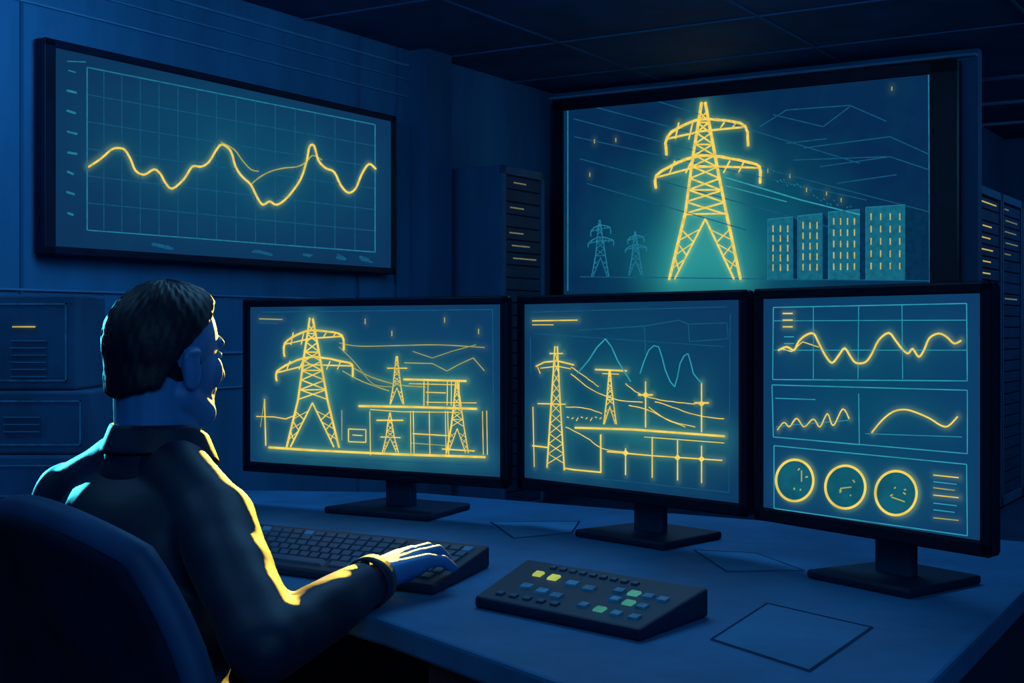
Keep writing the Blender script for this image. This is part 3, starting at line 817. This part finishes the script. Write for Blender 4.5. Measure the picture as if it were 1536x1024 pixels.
for s in (-1,1):
    bm=bmesh.new(); E((s*0.030,0.0740,0.001),(0.011,0.010,0.0075)); bm_obj('eye',bm,M_eye,man,True)
    bm=bmesh.new(); E((s*0.030,0.0828,0.001),(0.004,0.0025,0.004)); bm_obj('iris',bm,M_hair,man,True)
    bm=bmesh.new(); capsule(bm,hp(s*0.014,0.0885,0.019),hp(s*0.043,0.076,0.021),0.0028,0.002); bm_obj('eyebrow',bm,M_hair,man,True)
# hair shell
bm=bmesh.new(); nu,nv=120,70
def sst(a,b,x):
    t=max(0,min(1,(x-a)/(b-a))); return t*t*(3-2*t)
rows=[]
for j in range(nv+1):
    th=math.pi*j/nv; row=[]
    for i in range(nu):
        ph=2*math.pi*i/nu
        d=Vector((math.sin(th)*math.sin(ph),math.sin(th)*math.cos(ph),math.cos(th)))
        az=abs(math.atan2(d.x,d.y))
        if az<0.7: hl=0.60-0.05*az
        elif az<1.35: hl=0.565-(az-0.7)*0.55
        elif az<1.75: hl=0.2-(az-1.35)*0.9
        elif az<2.1: hl=-0.16-(az-1.75)*1.3
        else: hl=-0.615-(az-2.1)*0.11
        mk=sst(hl-0.05,hl+0.05,d.z)
        rad=0.93+mk*(0.105+0.02*math.sin(ph*23+th*9)*0.4+0.014*math.sin(ph*41-th*13)*0.7)
        rad+=mk*0.13*math.exp(-((az-0.35)**2)/0.30-((d.z-0.72)**2)/0.05)
        rad+=mk*0.03*math.exp(-((az-math.pi)**2)/0.8-((d.z+0.1)**2)/0.3)
        rad+=mk*0.22*sst(0.30,0.75,-d.z)*sst(1.6,2.3,az)
        p=Vector((d.x*0.077*rad,-0.010+d.y*0.097*rad,0.018+d.z*(0.086 if d.z>0 else 0.100)*rad))
        row.append(bm.verts.new(HM@p))
    rows.append(row)
for j in range(nv):
    for i in range(nu): bm.faces.new((rows[j][i],rows[j][(i+1)%nu],rows[j+1][(i+1)%nu],rows[j+1][i]))
bmesh.ops.remove_doubles(bm,verts=bm.verts[:],dist=1e-5)
bm_obj('hair',bm,M_hair,man,True)

# hands
def hand(W,f,r,name,zt):
    """W wrist, f forward, r lateral toward little finger"""
    f=f.normalized(); r=r.normalized(); U=Vector((0,0,1))
    bm=bmesh.new()
    K=[]
    offs=(-0.031,-0.010,0.011,0.030); fw=(0.083,0.087,0.082,0.073)
    for o,w in zip(offs,fw):
        k=W+f*w+r*o+U*(0.018-abs(o)*0.25); K.append(k)
        capsule(bm,W+r*o*0.45,k,0.019,0.0115,14)
    capsule(bm,W-f*0.05,W+f*0.01,0.026,0.025,16,0.8,(0,0,1))
    capsule(bm,W+f*0.03-r*0.012-U*0.004,W+f*0.06-U*0.004,0.020,0.018)
    ln=((0.040,0.024,0.017),(0.044,0.028,0.018),(0.041,0.026,0.018),(0.031,0.019,0.016))
    for i,k in enumerate(K):
        sp=(-0.10,-0.02,0.06,0.16)[i]; d=(f+r*sp).normalized()
        p1=k+d*ln[i][0]*0.97+U*(0.002-(0.006 if i==3 else 0))
        p2=p1+d*ln[i][1]*0.78-U*ln[i][1]*0.62
        p3=p2+d*ln[i][2]*0.40-U*ln[i][2]*0.85
        p3.z=max(p3.z,zt+0.007); p2.z=max(p2.z,zt+0.010)
        chain(bm,[k,p1,p2,p3],[0.0105,0.0090,0.0082,0.0070])
    t0=W+f*0.022-r*0.022-U*0.002; t1=t0+f*0.030-r*0.024-U*0.004; t2=t1+f*0.030-r*0.008-U*0.004; t3=t2+f*0.022+r*0.002-U*0.004
    chain(bm,[t0,t1,t2,t3],[0.016,0.013,0.0105,0.0085])
    o=bm_obj(name,bm,M_skin,man,True); remesh(o,0.0026,3)
hand(WRs+Vector((0.004,0.008,0.002)),Vector((0.52,0.85,0)),Vector((0.85,-0.52,0)),'right_hand',0.779)
hand(WLs,Vector((0.80,0.6,0)),Vector((-0.6,0.8,0)),'left_hand',0.76)
# trousers and shoes
bm=bmesh.new()
ellipsoid(bm,PV,(0.165,0.115,0.10),TY)
sh=[]
for s in (-1,1):
    hip=PV+R*s*0.085; kn=hip+F*0.42+R*s*0.04+Vector((0,0,0.005)); an=kn+F*0.03-Vector((0,0,0.41)); an.z=0.10
    capsule(bm,hip,kn,0.088,0.060); capsule(bm,kn,an,0.058,0.042); sh.append(an)
tr=bm_obj('trousers',bm,M_trous,man,True); remesh(tr,0.009,4)
for a in sh:
    bm=bmesh.new(); h=Vector((a.x,a.y,0.042)); capsule(bm,h-F*0.03,h+F*0.15,0.040,0.034,16,0.9,(0,0,1)); capsule(bm,h,Vector((a.x,a.y,0.10)),0.038,0.036)
    o=bm_obj('shoe',bm,M_shoe,man,True); remesh(o,0.005,3)

# ------------------------------------------------------------------ lights
def area(name,loc,target,size,energy,color,sy=None):
    l=bpy.data.lights.new(name,'AREA'); l.energy=energy; l.color=color; l.size=size
    if sy: l.shape='RECTANGLE'; l.size_y=sy
    o=bpy.data.objects.new(name,l); COL.objects.link(o); o.location=loc
    o.rotation_euler=(Vector(target)-Vector(loc)).to_track_quat('-Z','Y').to_euler()
def spot(name,loc,target,ang,energy,color,rad=0.0,blend=0.3,link=None):
    l=bpy.data.lights.new(name,'SPOT'); l.energy=energy; l.color=color; l.spot_size=math.radians(ang); l.spot_blend=blend; l.shadow_soft_size=rad
    o=bpy.data.objects.new(name,l); COL.objects.link(o); o.location=loc
    o.rotation_euler=(Vector(target)-Vector(loc)).to_track_quat('-Z','Y').to_euler()
    if link:
        o.light_linking.receiver_collection=link; o.light_linking.blocker_collection=link
    return o
rimc=bpy.data.collections.new('man_parts')
for ob in man.children:
    if not ob.name.startswith(('trousers','shoe')): rimc.objects.link(ob)
BL_=(0.17,0.56,1.0)
area('fill_light_desk',(0.1,3.1,2.70),(0.0,2.3,0.75),1.2,25,BL_)  # added unseen fill over the desk top, no fixture there
area('fill_light_wall',(-1.2,4.6,2.70),(-1.6,6.8,1.2),1.6,34,BL_)  # added area light washing the left wall from out of view
area('fill_light_back',(1.2,5.4,2.70),(1.6,8.5,1.0),1.4,18,BL_)  # unseen fill put in to brighten the back wall
area('fill_light_left',(-1.6,2.3,2.70),(-1.2,3.2,1.0),0.8,11,BL_)  # fill added to lift the dark equipment stack, no visible source
area('fill_light_front',(0.3,-0.9,2.70),(-0.3,2.2,0.9),2.2,42,BL_)  # large soft fill added behind the camera as even ambient
area('fill_light_aisle',tuple(room(0.2,9.5,2.7)),tuple(room(-1.8,9.2,1.2)),1.0,34,BL_)  # out-of-view fill added to brighten the rack aisle
spot('warm_rim_light',(-0.20,4.9,1.45),(-0.40,1.88,0.95),20,1900,(1.0,0.64,0.06),link=rimc)
spot('cyan_rim_light',(-2.35,4.5,1.35),(-0.60,1.98,0.98),24,900,(0.06,0.75,1.0),link=rimc)

w=bpy.data.worlds.new('world'); scene.world=w; w.use_nodes=True
w.node_tree.nodes['Background'].inputs[0].default_value=(0.004,0.02,0.06,1)

# ------------------------------------------------------------------ camera
cam=bpy.data.cameras.new('camera'); co=bpy.data.objects.new('camera',cam); COL.objects.link(co)
co.location=(0,0,EYE); co.rotation_euler=(math.pi/2,0,0)
cam.sensor_width=36; cam.lens=2000/1536*36; cam.shift_y=-17/1536; cam.clip_start=0.05
scene.camera=co
